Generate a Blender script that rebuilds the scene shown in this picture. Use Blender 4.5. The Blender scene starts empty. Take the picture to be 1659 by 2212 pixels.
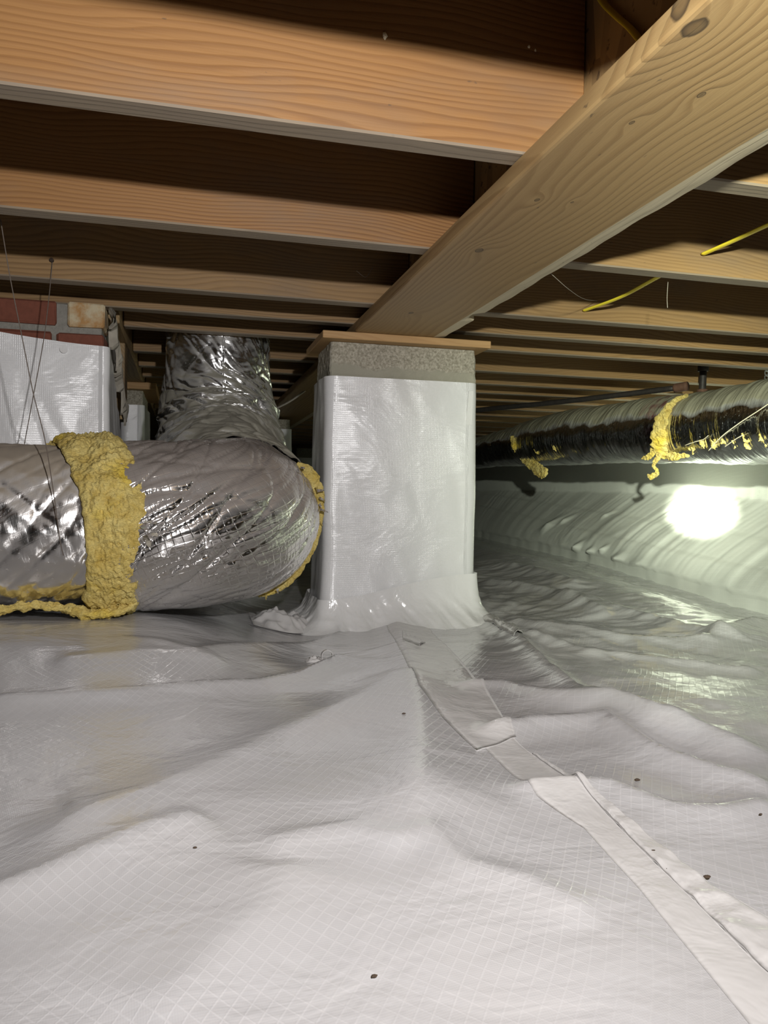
import bpy, math, random
import numpy as np
from mathutils import Vector, Matrix
random.seed(5)
S = bpy.context.scene
COL = S.collection
# ------------------------------------------------------------------ camera
ZC = 0.32                      # lens height over the liner
FPX = 1661.0
YAW, PITCH, ROLL = math.radians(14.5), math.radians(-1.28), math.radians(0.80)
cam_d = bpy.data.cameras.new('camera'); cam = bpy.data.objects.new('camera', cam_d); COL.objects.link(cam)
cam_d.sensor_fit = 'VERTICAL'; cam_d.sensor_height = 36.0; cam_d.lens = 36.0 * FPX / 2212.0
cam_d.clip_start = 0.01
CR = Matrix.Rotation(-YAW, 3, 'Z') @ Matrix.Rotation(math.pi/2 + PITCH, 3, 'X') @ Matrix.Rotation(ROLL, 3, 'Z')
cam.matrix_world = Matrix.Translation((0, 0, ZC)) @ CR.to_4x4()
S.camera = cam
# ------------------------------------------------------------------ world, lamps, exposure
w = bpy.data.worlds.new('world'); S.world = w; w.use_nodes = True
w.node_tree.nodes['Background'].inputs[0].default_value = (0.5, 0.5, 0.5, 1)
w.node_tree.nodes['Background'].inputs[1].default_value = 0.01
LAMP = Vector((0.17, -0.03, ZC + 0.275))
ld = bpy.data.lights.new('head_lamp_flood', 'SPOT'); ld.energy = 66.0; ld.shadow_soft_size = 0.016; ld.color = (1.0, 0.975, 0.975)
ld.spot_size = math.radians(150); ld.spot_blend = 1.0
lo = bpy.data.objects.new('head_lamp_flood', ld); lo.location = LAMP; COL.objects.link(lo)
lo.rotation_euler = Vector((0.10, 1.0, -0.10)).to_track_quat('-Z', 'Y').to_euler()
sd = bpy.data.lights.new('head_lamp_spot', 'SPOT'); sd.energy = 125.0; sd.shadow_soft_size = 0.02; sd.color = (0.90, 1.0, 0.76)
sd.spot_size = math.radians(54); sd.spot_blend = 1.0
so = bpy.data.objects.new('head_lamp_spot', sd); so.location = LAMP + Vector((0.0, 0.0, 0.0)); COL.objects.link(so)
so.rotation_euler = (Vector((2.2, 2.94, ZC - 0.07)) - LAMP).to_track_quat('-Z', 'Y').to_euler()
for nm, e_, dg in (('head_lamp_core', 9000.0, 5), ('head_lamp_inner', 560.0, 13), ('head_lamp_mid', 170.0, 30)):   # the lamp's beam falls off from a hot centre
    sc = bpy.data.lights.new(nm, 'SPOT'); sc.energy = e_; sc.shadow_soft_size = 0.02; sc.color = (0.93, 1.0, 0.80)
    sc.spot_size = math.radians(dg); sc.spot_blend = 1.0
    sco = bpy.data.objects.new(nm, sc); sco.location = LAMP; COL.objects.link(sco); sco.rotation_euler = so.rotation_euler
S.view_settings.view_transform = 'Standard'; S.view_settings.look = 'None'
S.view_settings.gamma = 1.0; S.view_settings.use_curve_mapping = False
S.view_settings.exposure = 0.0

# ------------------------------------------------------------------ helpers
def ray(px, py):
    return CR @ Vector(((px - 829.5) / FPX, -(py - 1106.0) / FPX, -1.0))
def onY(px, py, Y): d = ray(px, py); return Vector((0, 0, ZC)) + d * (Y / d.y)
def onX(px, py, X): d = ray(px, py); return Vector((0, 0, ZC)) + d * (X / d.x)
def onZ(px, py, Z): d = ray(px, py); return Vector((0, 0, ZC)) + d * ((Z - ZC) / d.z)

_rs = np.random.RandomState(11)
_G = _rs.normal(size=(4096, 3)); _G /= np.linalg.norm(_G, axis=1)[:, None]
_P = _rs.permutation(4096)
def noise(x, y, z=0.0):
    x, y, z = np.broadcast_arrays(np.asarray(x, float), np.asarray(y, float), np.asarray(z, float))
    xi, yi, zi = np.floor(x).astype(int), np.floor(y).astype(int), np.floor(z).astype(int)
    fx, fy, fz = x - xi, y - yi, z - zi
    u, v, t = [f*f*f*(f*(f*6-15)+10) for f in (fx, fy, fz)]
    def g(i, j, k):
        h = _P[(_P[(_P[(xi+i) & 4095] + yi + j) & 4095] + zi + k) & 4095]
        G = _G[h]; return G[..., 0]*(fx-i) + G[..., 1]*(fy-j) + G[..., 2]*(fz-k)
    a = g(0,0,0)*(1-u)+g(1,0,0)*u; b = g(0,1,0)*(1-u)+g(1,1,0)*u
    c = g(0,0,1)*(1-u)+g(1,0,1)*u; d = g(0,1,1)*(1-u)+g(1,1,1)*u
    return 1.6*((a*(1-v)+b*v)*(1-t) + (c*(1-v)+d*v)*t)
def fbm(x, y, z=0.0, o=4, g=0.5):
    r = 0; a = 1.0
    for i in range(o):
        r = r + a*noise(x*2**i+i*7.3, y*2**i, z*2**i if not np.isscalar(z) else z*2**i + i*3.1); a *= g
    return r
def ridged(x, y, z=0.0, o=3):
    r = 0; a = 1.0
    for i in range(o):
        r = r + a*(1 - 2*np.abs(noise(x*2**i+i*5.1, y*2**i+1.7*i, z))); a *= 0.5
    return r
def sstep(a, b, x):
    t = np.clip((x-a)/(b-a), 0, 1); return t*t*(3-2*t)

def tag(o, label=None, cat=None, group=None, kind=None):
    if label: o['label'] = label
    if cat: o['category'] = cat
    if group: o['group'] = group
    if kind: o['kind'] = kind
    return o
def empty(name, loc, label, cat, group=None):
    o = bpy.data.objects.new(name, None); COL.objects.link(o); o.location = loc; o.empty_display_size = 0.05
    return tag(o, label, cat, group)
def wloc(o):
    v = Vector((0, 0, 0))
    while o: v = v + Vector(o.location); o = o.parent
    return v
def mk(name, V, F, mats, parent=None, smooth=False, uv=None, mi=None, org=None):
    """V in world coordinates; origin = parent's place (part) or base centre (thing)"""
    V = np.asarray([tuple(v) for v in V], float) if not isinstance(V, np.ndarray) else V
    if org is None:
        c = (V.min(0)+V.max(0))/2
        org = Vector((c[0], c[1], V[:, 2].min() if parent is None else c[2]))
    me = bpy.data.meshes.new(name)
    L = V - np.array(org)
    if isinstance(F, np.ndarray):
        n = F.shape[0]; k = F.shape[1]
        me.vertices.add(len(L)); me.vertices.foreach_set('co', L.astype(np.float32).ravel())
        me.loops.add(n*k); me.loops.foreach_set('vertex_index', F.astype(np.int32).ravel())
        me.polygons.add(n); me.polygons.foreach_set('loop_start', np.arange(0, n*k, k, dtype=np.int32))
        me.update(calc_edges=True); me.validate()
    else:
        me.from_pydata([tuple(v) for v in L], [], F); me.update()
    for m in (mats if isinstance(mats, (list, tuple)) else [mats]): me.materials.append(m)
    if mi is not None: me.polygons.foreach_set('material_index', np.asarray(mi, dtype=np.int32))
    if smooth: me.polygons.foreach_set('use_smooth', [True]*len(me.polygons))
    if uv is not None:
        ul = me.uv_layers.new(name='UVMap'); li = np.zeros(len(me.loops), dtype=np.int32)
        me.loops.foreach_get('vertex_index', li); ul.data.foreach_set('uv', np.asarray(uv, np.float32)[li].ravel())
    o = bpy.data.objects.new(name, me); COL.objects.link(o)
    if parent is not None: o.parent = parent; o.location = org - wloc(parent)
    else: o.location = org
    return o
def gridf(n, m, wrap=False):
    i = np.arange(n-1)[:, None]; j = np.arange(m if wrap else m-1)[None, :]
    j2 = (j+1) % m
    return np.stack([i*m+j, i*m+j2, (i+1)*m+j2, (i+1)*m+j], -1).reshape(-1, 4)
def box(x0, x1, y0, y1, z0, z1, b=0.002, sub=0):
    """eased box -> verts, quads ; 24 verts"""
    V = []; F = []
    idx = {}
    for sx in (0, 1):
        for sy in (0, 1):
            for sz in (0, 1):
                X, Y, Z = (x0, x1)[sx], (y0, y1)[sy], (z0, z1)[sz]
                dx, dy, dz = (b, -b)[sx], (b, -b)[sy], (b, -b)[sz]
                for ax, p in enumerate(((X, Y+dy, Z+dz), (X+dx, Y, Z+dz), (X+dx, Y+dy, Z))):
                    idx[(sx, sy, sz, ax)] = len(V); V.append(p)
    I = lambda sx, sy, sz, a: idx[(sx, sy, sz, a)]
    for s in (0, 1):
        f = [I(s,0,0,0), I(s,1,0,0), I(s,1,1,0), I(s,0,1,0)]; F.append(f if s else f[::-1])
        f = [I(0,s,0,1), I(0,s,1,1), I(1,s,1,1), I(1,s,0,1)]; F.append(f if s else f[::-1])
        f = [I(0,0,s,2), I(1,0,s,2), I(1,1,s,2), I(0,1,s,2)]; F.append(f if s else f[::-1])
    for a in (0, 1):
        for c in (0, 1):
            F.append([I(0,a,c,1), I(1,a,c,1), I(1,a,c,2), I(0,a,c,2)][::(1 if a != c else -1)])
            F.append([I(a,0,c,0), I(a,1,c,0), I(a,1,c,2), I(a,0,c,2)][::(-1 if a != c else 1)])
            F.append([I(a,c,0,0), I(a,c,1,0), I(a,c,1,1), I(a,c,0,1)][::(1 if a != c else -1)])
    for sx in (0, 1):
        for sy in (0, 1):
            for sz in (0, 1):
                f = [I(sx,sy,sz,0), I(sx,sy,sz,1), I(sx,sy,sz,2)]; F.append(f if (sx+sy+sz) % 2 else f[::-1])
    return V, F

def catmull(P, n):
    P = np.array(P, float); d = np.r_[0, np.cumsum(np.linalg.norm(np.diff(P[:, :3], axis=0), axis=1))]
    t = np.linspace(0, d[-1], n); out = np.zeros((n, P.shape[1]))
    T = np.zeros_like(P)
    T[1:-1] = (P[2:]-P[:-2])/(d[2:]-d[:-2])[:, None]; T[0] = (P[1]-P[0])/(d[1]-d[0]); T[-1] = (P[-1]-P[-2])/(d[-1]-d[-2])
    k = np.clip(np.searchsorted(d, t, side='right')-1, 0, len(P)-2)
    h = (d[k+1]-d[k]); u = ((t-d[k])/h)[:, None]; h = h[:, None]
    out = (2*u**3-3*u**2+1)*P[k] + (u**3-2*u**2+u)*h*T[k] + (-2*u**3+3*u**2)*P[k+1] + (u**3-u**2)*h*T[k+1]
    return out, t
def frames(C, up=(0, 0, 1)):
    T = np.gradient(C, axis=0); T /= np.linalg.norm(T, axis=1)[:, None]
    N = np.zeros_like(C); n = np.array(up, float)
    if abs(np.dot(n, T[0])) > 0.9: n = np.array((0, 1, 0.))
    for i in range(len(C)):
        n = n - np.dot(n, T[i])*T[i]; n /= np.linalg.norm(n); N[i] = n
    B = np.cross(T, N); return T, N, B
def tube(name, P, nl, na, mat, parent=None, disp=None, smooth=True, caps=True):
    """P: (x,y,z,r). disp(s, a, r, C)->dr with a=0 at top; uv in metres"""
    R, s = catmull([tuple(p) for p in P], nl); C = R[:, :3]; r = R[:, 3]
    T, N, B = frames(C)
    a = np.linspace(0, 2*math.pi, na, endpoint=False)
    Sg, A = np.meshgrid(s, a, indexing='ij'); rr = np.repeat(r[:, None], na, 1)
    if disp is not None: rr = rr + disp(Sg, A, rr, C)
    V = C[:, None, :] + rr[..., None]*(np.cos(A)[..., None]*N[:, None, :] + np.sin(A)[..., None]*B[:, None, :])
    V = V.reshape(-1, 3); F = gridf(nl, na, True)[:, ::-1]
    uv = np.stack([Sg, A*rr.mean()], -1).reshape(-1, 2)
    if caps:
        F = F.tolist(); F.append(list(range(na))); F.append([(nl-1)*na+k for k in range(na)][::-1])
    return mk(name, V, F, mat, parent, smooth, uv=uv)

# ------------------------------------------------------------------ materials
class NT:
    def __init__(s, name):
        s.m = bpy.data.materials.new(name); s.m.use_nodes = True; s.t = s.m.node_tree
        s.b = s.t.nodes['Principled BSDF']
    def n(s, typ, **k):
        x = s.t.nodes.new(typ)
        for a, v in k.items(): setattr(x, a, v)
        return x
    def l(s, a, b): s.t.links.new(a, b)
    def put(s, sock, v):
        if hasattr(v, 'is_linked') or isinstance(v, bpy.types.NodeSocket): s.l(v, sock)
        else: sock.default_value = v
    def math(s, op, a, b=0.0, c=None):
        x = s.n('ShaderNodeMath', operation=op); s.put(x.inputs[0], a); s.put(x.inputs[1], b)
        if c is not None: s.put(x.inputs[2], c)
        return x.outputs[0]
    def coord(s, out='Object'): return s.n('ShaderNodeTexCoord').outputs[out]
    def sep(s, v):
        x = s.n('ShaderNodeSeparateXYZ'); s.l(v, x.inputs[0]); return x.outputs
    def comb(s, a, b, c):
        x = s.n('ShaderNodeCombineXYZ'); s.put(x.inputs[0], a); s.put(x.inputs[1], b); s.put(x.inputs[2], c); return x.outputs[0]
    def map(s, v, scale=(1, 1, 1), loc=(0, 0, 0), rot=(0, 0, 0)):
        x = s.n('ShaderNodeMapping'); s.l(v, x.inputs[0]); s.put(x.inputs[1], loc); s.put(x.inputs[2], rot); s.put(x.inputs[3], scale); return x.outputs[0]
    def noise(s, v, scale, detail=4, rough=0.55, dist=0.0, out='Fac'):
        x = s.n('ShaderNodeTexNoise'); s.l(v, x.inputs['Vector']); x.inputs['Scale'].default_value = scale
        x.inputs['Detail'].default_value = detail; x.inputs['Roughness'].default_value = rough; x.inputs['Distortion'].default_value = dist
        return x.outputs[out]
    def ramp(s, f, stops):
        x = s.n('ShaderNodeValToRGB'); s.l(f, x.inputs[0]); e = x.color_ramp.elements
        while len(e) < len(stops): e.new(0.5)
        for el, (p, c) in zip(e, stops):
            el.position = p; el.color = (c, c, c, 1) if not isinstance(c, tuple) else (*c, 1)
        return x.outputs[0]
    def mix(s, f, a, b, mode='MIX'):
        x = s.n('ShaderNodeMix', data_type='RGBA', blend_type=mode); s.put(x.inputs[0], f)
        for k, v in ((6, a), (7, b)):
            if isinstance(v, tuple): x.inputs[k].default_value = (*v, 1)
            else: s.l(v, x.inputs[k])
        return x.outputs[2]
    def bump(s, h, strength=0.5, dist=0.01, nrm=None):
        x = s.n('ShaderNodeBump'); s.put(x.inputs['Height'], h); x.inputs['Strength'].default_value = strength; x.inputs['Distance'].default_value = dist
        if nrm is not None: s.l(nrm, x.inputs['Normal'])
        return x.outputs[0]
    def set(s, **k):
        for a, v in k.items():
            key = {'col': 'Base Color', 'rough': 'Roughness', 'metal': 'Metallic', 'nrm': 'Normal', 'spec': 'Specular IOR Level'}.get(a, a)
            if isinstance(v, tuple) and len(v) == 3: v = (*v, 1)
            s.put(s.b.inputs[key], v)
        return s.m

def wood(name, early, late, axis='X', freq=130, contrast=0.65, grey=0.0, knots=(), stain=0.35, rough=0.6):
    t = NT(name); co = t.coord(); inf = t.n('ShaderNodeObjectInfo').outputs['Random']
    x, y, z = t.sep(co)
    off = t.math('MULTIPLY', inf, 37.0)
    if axis == 'X': along, ac = x, t.math('ADD', z, t.math('MULTIPLY', y, 0.8))
    elif axis == 'Y': along, ac = y, t.math('ADD', x, t.math('MULTIPLY', z, 0.8))
    al = t.math('ADD', along, off)
    low = t.noise(t.comb(t.math('MULTIPLY', al, 1.3), t.math('MULTIPLY', ac, 5.0), off), 1.0, 2, 0.5)
    fin = t.noise(t.comb(t.math('MULTIPLY', al, 9.0), t.math('MULTIPLY', ac, 60.0), off), 1.0, 3, 0.5)
    g = t.math('MULTIPLY_ADD', low, 0.16, ac)
    g = t.math('MULTIPLY_ADD', fin, 0.006, g)
    dark = None
    for (ka, kc, rad, amp) in knots:
        da = t.math('DIVIDE', t.math('SUBTRACT', along, ka), rad*2.6); dc = t.math('DIVIDE', t.math('SUBTRACT', ac, kc), rad*1.5)
        r2 = t.math('ADD', t.math('MULTIPLY', da, da), t.math('MULTIPLY', dc, dc))
        e = t.math('EXPONENT', t.math('MULTIPLY', r2, -1.0)); g = t.math('MULTIPLY_ADD', e, amp, g)
        da2 = t.math('DIVIDE', t.math('SUBTRACT', along, ka), rad*0.75); dc2 = t.math('DIVIDE', t.math('SUBTRACT', ac, kc), rad*0.45)
        q = t.math('ADD', t.math('MULTIPLY', da2, da2), t.math('MULTIPLY', dc2, dc2))
        q = t.math('ADD', q, t.math('MULTIPLY', fin, 0.8))
        core = t.ramp(q, [(0.0, 0.9), (0.55, 0.55), (0.85, 1.0), (1.0, 0.0)])
        core = t.math('MULTIPLY', core, 0.95)
        dark = core if dark is None else t.math('MAXIMUM', dark, core)
    fr = t.math('FRACT', t.math('MULTIPLY', g, freq))
    ring = t.ramp(fr, [(0.0, 0.0), (0.35, 0.15), (0.8, 1.0), (0.93, 0.7), (1.0, 0.0)])
    vis = t.ramp(t.noise(t.comb(t.math('MULTIPLY', al, 0.8), t.math('MULTIPLY', ac, 9.0), off), 1.0, 2), [(0.3, 0.25), (0.65, 1.0)])
    f = t.math('MULTIPLY', t.math('MULTIPLY', ring, vis), contrast)
    c = t.mix(f, early, late)
    fib = t.noise(t.comb(t.math('MULTIPLY', al, 14.0), t.math('MULTIPLY', ac, 420.0), off), 1.0, 3, 0.6)
    c = t.mix(0.5, c, t.mix(fib, (0.62, 0.60, 0.56), (1.0, 1.0, 1.0)), 'MULTIPLY')
    bl = t.noise(t.comb(t.math('MULTIPLY', al, 2.2), t.math('MULTIPLY', ac, 7.0), off), 1.0, 4, 0.65)
    c = t.mix(t.math('MULTIPLY', t.ramp(bl, [(0.52, 0.0), (0.75, 1.0)]), stain), c, (0.16, 0.12, 0.085))
    sp = t.noise(t.comb(t.math('MULTIPLY', al, 55.0), t.math('MULTIPLY', ac, 120.0), off), 1.0, 2, 0.5)
    c = t.mix(t.math('MULTIPLY', t.ramp(sp, [(0.74, 0.0), (0.80, 1.0)]), 0.6), c, (0.07, 0.05, 0.035))
    if grey: c = t.mix(grey, c, (0.34, 0.31, 0.27))
    if dark is not None: c = t.mix(dark, c, (0.055, 0.035, 0.02))
    h = t.math('ADD', t.math('MULTIPLY', ring, 0.5), t.math('MULTIPLY', fib, 0.5))
    return t.set(col=c, rough=rough, nrm=t.bump(h, 0.35, 0.0012), spec=0.3)

M_joist = wood('pine_joist', (0.285, 0.145, 0.050), (0.145, 0.06, 0.017), 'X', 120, 0.75, stain=0.5)
M_joist_far = wood('pine_joist_dull', (0.30, 0.185, 0.080), (0.15, 0.083, 0.031), 'X', 130, 0.75, stain=0.6)
M_joist_edge = wood('weathered_joist_edge', (0.25, 0.19, 0.12), (0.16, 0.115, 0.07), 'X', 110, 0.45, grey=0.2, stain=0.7)
M_girder = wood('girder_wood', (0.36, 0.25, 0.12), (0.18, 0.11, 0.05), 'Y', 90, 0.7, stain=0.6)
M_plate = wood('plate_wood', (0.50, 0.31, 0.14), (0.33, 0.17, 0.065), 'X', 140, 0.5, stain=0.5)
M_sub = wood('subfloor_wood', (0.30, 0.20, 0.10), (0.16, 0.09, 0.04), 'X', 60, 0.6, stain=0.6)
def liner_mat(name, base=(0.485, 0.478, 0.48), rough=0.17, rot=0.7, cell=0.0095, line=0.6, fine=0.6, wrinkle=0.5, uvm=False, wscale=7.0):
    t = NT(name); co = t.coord('UV' if uvm else 'Object')
    wob = t.noise(co, 3.0, 2, 0.5, out='Color')
    v = t.n('ShaderNodeVectorMath', operation='MULTIPLY_ADD'); t.l(wob, v.inputs[0]); v.inputs[1].default_value = (0.03, 0.03, 0.0); t.l(co, v.inputs[2])
    m = t.map(v.outputs[0], (1/cell, 1/(cell*1.25), 1), (0, 0, 0), (0, 0, rot))
    x, y, z = t.sep(m)
    def ln(a, wd):
        f = t.math('ABSOLUTE', t.math('SUBTRACT', t.math('FRACT', a), 0.5)); return t.ramp(f, [(0.0, 1.0), (wd, 0.0)])
    lx, ly = ln(x, 0.10), ln(y, 0.10)
    gl = t.math('MAXIMUM', lx, ly)
    fade = t.ramp(t.noise(co, 4.0, 3), [(0.35, 0.25), (0.65, 1.0)])
    gl = t.math('MULTIPLY', gl, fade)
    fx = t.math('SINE', t.math('MULTIPLY', x, 6.283*4)); fy = t.math('SINE', t.math('MULTIPLY', y, 6.283*4))
    weave = t.math('MULTIPLY', fx, fy)
    c = t.mix(t.math('MULTIPLY', gl, line), base, (min(base[0]*1.25, .93), min(base[1]*1.25, .93), min(base[2]*1.25, .93)))
    d = t.noise(co, 2.3, 4, 0.6); c = t.mix(t.math('MULTIPLY', t.ramp(d, [(0.45, 0.0), (0.8, 1.0)]), 0.22), c, (0.55, 0.51, 0.46))
    s = t.noise(co, 300.0, 1, 0.5)
    h1 = t.math('ADD', t.math('MULTIPLY', gl, 0.6), t.math('MULTIPLY', weave, 0.14*fine))
    b = t.bump(h1, 0.45, 0.0006)
    w1 = t.noise(t.map(co, (1.0, 1.5, 1.0), (0, 0, 0), (0, 0, 0.5)), wscale, 4, 0.55, 0.6)
    b = t.bump(w1, wrinkle, 0.012, b)
    ro = t.math('ADD', t.math('MULTIPLY', s, 0.10), rough-0.05)
    return t.set(col=c, rough=ro, nrm=b, spec=1.0)
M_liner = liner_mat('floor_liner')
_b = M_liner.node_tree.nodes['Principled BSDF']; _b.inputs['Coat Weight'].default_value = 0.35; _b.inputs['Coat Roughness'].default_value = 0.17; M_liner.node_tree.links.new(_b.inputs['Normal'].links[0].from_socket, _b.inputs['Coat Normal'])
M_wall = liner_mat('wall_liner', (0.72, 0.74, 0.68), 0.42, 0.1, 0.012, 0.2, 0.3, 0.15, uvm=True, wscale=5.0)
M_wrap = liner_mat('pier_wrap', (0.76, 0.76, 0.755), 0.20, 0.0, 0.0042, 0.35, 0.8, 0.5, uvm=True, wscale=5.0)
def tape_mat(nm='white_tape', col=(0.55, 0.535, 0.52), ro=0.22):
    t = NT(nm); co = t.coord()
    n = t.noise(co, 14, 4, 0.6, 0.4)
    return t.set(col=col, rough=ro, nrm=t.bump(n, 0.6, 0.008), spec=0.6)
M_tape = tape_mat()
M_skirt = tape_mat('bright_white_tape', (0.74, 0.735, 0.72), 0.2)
def concrete():
    t = NT('concrete'); co = t.coord()
    n = t.noise(co, 160, 4, 0.7); g = t.noise(co, 16, 4, 0.6)
    z = t.sep(co)[2]
    sm = t.ramp(t.math('SUBTRACT', t.math('ADD', z, t.math('MULTIPLY', g, 0.045)), 0.087), [(0.0, 0.0), (0.006, 1.0)])
    c = t.mix(t.ramp(n, [(0.35, 0.0), (0.68, 1.0)]), (0.24, 0.22, 0.165), (0.54, 0.50, 0.41))
    c2 = t.mix(g, (0.27, 0.26, 0.20), (0.38, 0.36, 0.29))
    c = t.mix(sm, c2, c)
    return t.set(col=c, rough=0.95, nrm=t.bump(t.math('MULTIPLY', n, sm), 0.9, 0.004), spec=0.2)
M_conc = concrete()
def simple(name, col, rough=0.8, metal=0.0, ns=60, var=0.3, bd=0.002, bs=0.5, spec=0.4):
    t = NT(name); co = t.coord(); n = t.noise(co, ns, 4, 0.6)
    c = t.mix(n, tuple(v*(1-var) for v in col), tuple(min(1, v*(1+var)) for v in col))
    return t.set(col=c, rough=rough, metal=metal, nrm=t.bump(n, bs, bd), spec=spec)
M_brick = simple('red_brick', (0.17, 0.055, 0.032), 0.85, 0, 90)
M_tan = NT('tan_brick')
_c = M_tan.coord(); _n = M_tan.noise(_c, 22, 5, 0.65); _n2 = M_tan.noise(_c, 120, 3, 0.6)
M_tan = M_tan.set(col=M_tan.mix(M_tan.ramp(_n, [(0.38, 0.0), (0.58, 1.0)]), (0.40, 0.22, 0.08), (0.52, 0.44, 0.29)), rough=0.9, nrm=M_tan.bump(_n2, 0.7, 0.003))
M_mortar = simple('mortar', (0.24, 0.23, 0.20), 0.95, 0, 70, 0.35, 0.005, 0.9)
M_paper = simple('torn_mortar_crust', (0.36, 0.33, 0.27), 0.9, 0, 50, 0.3, 0.004)
M_black = simple('dark_iron', (0.035, 0.03, 0.027), 0.55, 0.3, 60, 0.5)
M_rust = simple('rusty_cap', (0.11, 0.055, 0.035), 0.8, 0.1, 60, 0.5)
M_steel = simple('galvanised_steel', (0.62, 0.65, 0.66), 0.35, 0.9, 40, 0.1, 0.0005)
M_yellow = simple('yellow_cable_jacket', (0.72, 0.58, 0.035), 0.4, 0, 30, 0.08, 0.0005)
M_string = simple('brown_string', (0.13, 0.105, 0.085), 0.9, 0, 300, 0.3)
M_speck = simple('dark_crumb', (0.06, 0.04, 0.025), 0.8, 0, 300, 0.4)
M_web = simple('web_strand', (0.32, 0.29, 0.24), 0.8, 0, 300, 0.3)
M_pale = simple('pale_chip', (0.75, 0.68, 0.50), 0.8, 0, 300, 0.2)
M_dark = simple('knot_dark', (0.035, 0.022, 0.014), 0.9, 0, 200, 0.4)
def osb():
    t = NT('strand_board'); co = t.coord(); v = t.n('ShaderNodeTexVoronoi'); t.l(t.map(co, (1, 40, 14), (0, 0, 0), (0.6, 0, 0)), v.inputs['Vector']); v.inputs['Scale'].default_value = 1.0
    n = t.noise(co, 60, 3)
    c = t.mix(t.sep(v.outputs['Color'])[0], (0.22, 0.14, 0.06), (0.42, 0.28, 0.12)); c = t.mix(t.ramp(n, [(0.62, 0.0), (0.68, 0.8)]), c, (0.06, 0.035, 0.02))
    return t.set(col=c, rough=0.7, nrm=t.bump(n, 0.3, 0.002))
M_osb = osb()
def foil(name, base=(0.86, 0.86, 0.87), rough=0.2, dust_refl=(0.33, 0.30, 0.22), dust_refl_lo=0.45, dust_refl_hi=0.8, grid=0.9, dang=0.0, crinkle=1.0, extra=None, dust_refl_max=0.85, vs=(26, 9), dr=0.5):
    t = NT(name); uv = t.coord('UV'); co = t.coord(); geo = t.n('ShaderNodeNewGeometry')
    ux, uy, _ = t.sep(uv)
    # scrim threads under the foil
    m = t.map(uv, (1/0.010, 1/0.014, 1), (0, 0, 0), (0, 0, 0.35)); a, b, _ = t.sep(m)
    wob = t.noise(uv, 10, 2)
    def ln(q): return t.ramp(t.math('ABSOLUTE', t.math('SUBTRACT', t.math('FRACT', t.math('ADD', q, t.math('MULTIPLY', wob, 1.5))), 0.5)), [(0.0, 1.0), (0.07, 0.0)])
    g = t.math('MAXIMUM', ln(a), ln(b))
    v1 = t.n('ShaderNodeTexVoronoi', feature='F1'); t.l(t.map(uv, (vs[0], vs[1], 1), (0, 0, 0), (0, 0, 0.45)), v1.inputs['Vector']); v1.inputs['Scale'].default_value = 1.0
    v2 = t.n('ShaderNodeTexVoronoi', feature='F1'); t.l(t.map(uv, (vs[0]*3, vs[1]*3.5, 1), (3, 1, 0), (0, 0, -0.3)), v2.inputs['Vector']); v2.inputs['Scale'].default_value = 1.0
    nn = t.noise(t.map(uv, (1, 0.45, 1), (0, 0, 0), (0, 0, 0.5)), 30, 4, 0.6, 1.5)
    h = t.math('ADD', t.math('MULTIPLY', v1.outputs['Distance'], 0.6), t.math('MULTIPLY', v2.outputs['Distance'], 0.12))
    h = t.math('ADD', h, t.math('MULTIPLY', nn, 0.25))
    bn = t.bump(h, 0.33*crinkle, 0.010); bn = t.bump(g, 0.3*grid, 0.001, bn)
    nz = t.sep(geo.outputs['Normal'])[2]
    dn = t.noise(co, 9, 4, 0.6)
    df = t.ramp(t.math('ADD', nz, t.math('MULTIPLY', t.math('SUBTRACT', dn, 0.5), 0.35)), [(dust_refl_lo, 0.0), (dust_refl_hi, 1.0)])
    df = t.math('MULTIPLY', df, dust_refl_max)
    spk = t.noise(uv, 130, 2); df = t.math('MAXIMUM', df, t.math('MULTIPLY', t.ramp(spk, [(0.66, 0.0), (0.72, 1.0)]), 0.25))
    c = t.mix(df, base, dust_refl)  # dust on most sleeves, painted-in joist reflection on the crinkled one
    if extra is not None:
        (x0, x1, col) = extra; r = t.math('MULTIPLY', t.ramp(t.math('ABSOLUTE', t.math('SUBTRACT', ux, x0)), [(0.0, 1.0), (x1, 0.0)]), t.ramp(t.noise(uv, 25, 3), [(0.45, 0.0), (0.6, 0.9)])); c = t.mix(r, c, col)
    mt = t.math('SUBTRACT', 1.0, df); ro = t.math('ADD', rough, t.math('MULTIPLY', df, dr))
    return t.set(col=c, rough=ro, metal=mt, nrm=bn, spec=0.4)
M_foil = foil('crinkled_foil', base=(0.82, 0.80, 0.78), rough=0.12, dust_refl=(0.15, 0.095, 0.055), dust_refl_lo=-0.05, dust_refl_hi=0.5, dust_refl_max=0.62, crinkle=0.9, grid=1.3, dr=0.12)  # brown on upward faces paints the joists' reflection into the foil colour
M_foil_old = foil('dusty_foil', base=(0.84, 0.82, 0.80), rough=0.24, dust_refl=(0.30, 0.24, 0.165), dust_refl_lo=0.2, dust_refl_hi=0.65, grid=0.3)
M_foil_riser = foil('riser_foil', base=(0.80, 0.80, 0.79), rough=0.22, dust_refl=(0.27, 0.25, 0.18), dust_refl_lo=0.0, dust_refl_hi=0.40, grid=0.25, crinkle=0.9)
M_foil_dark = foil('right_duct_foil', base=(0.66, 0.67, 0.68), rough=0.13, crinkle=1.7, dust_refl=(0.25, 0.23, 0.135), dust_refl_lo=0.22, dust_refl_hi=0.45, grid=0.6, extra=(1.75, 0.11, (0.18, 0.03, 0.045)), vs=(60, 8))
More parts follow.
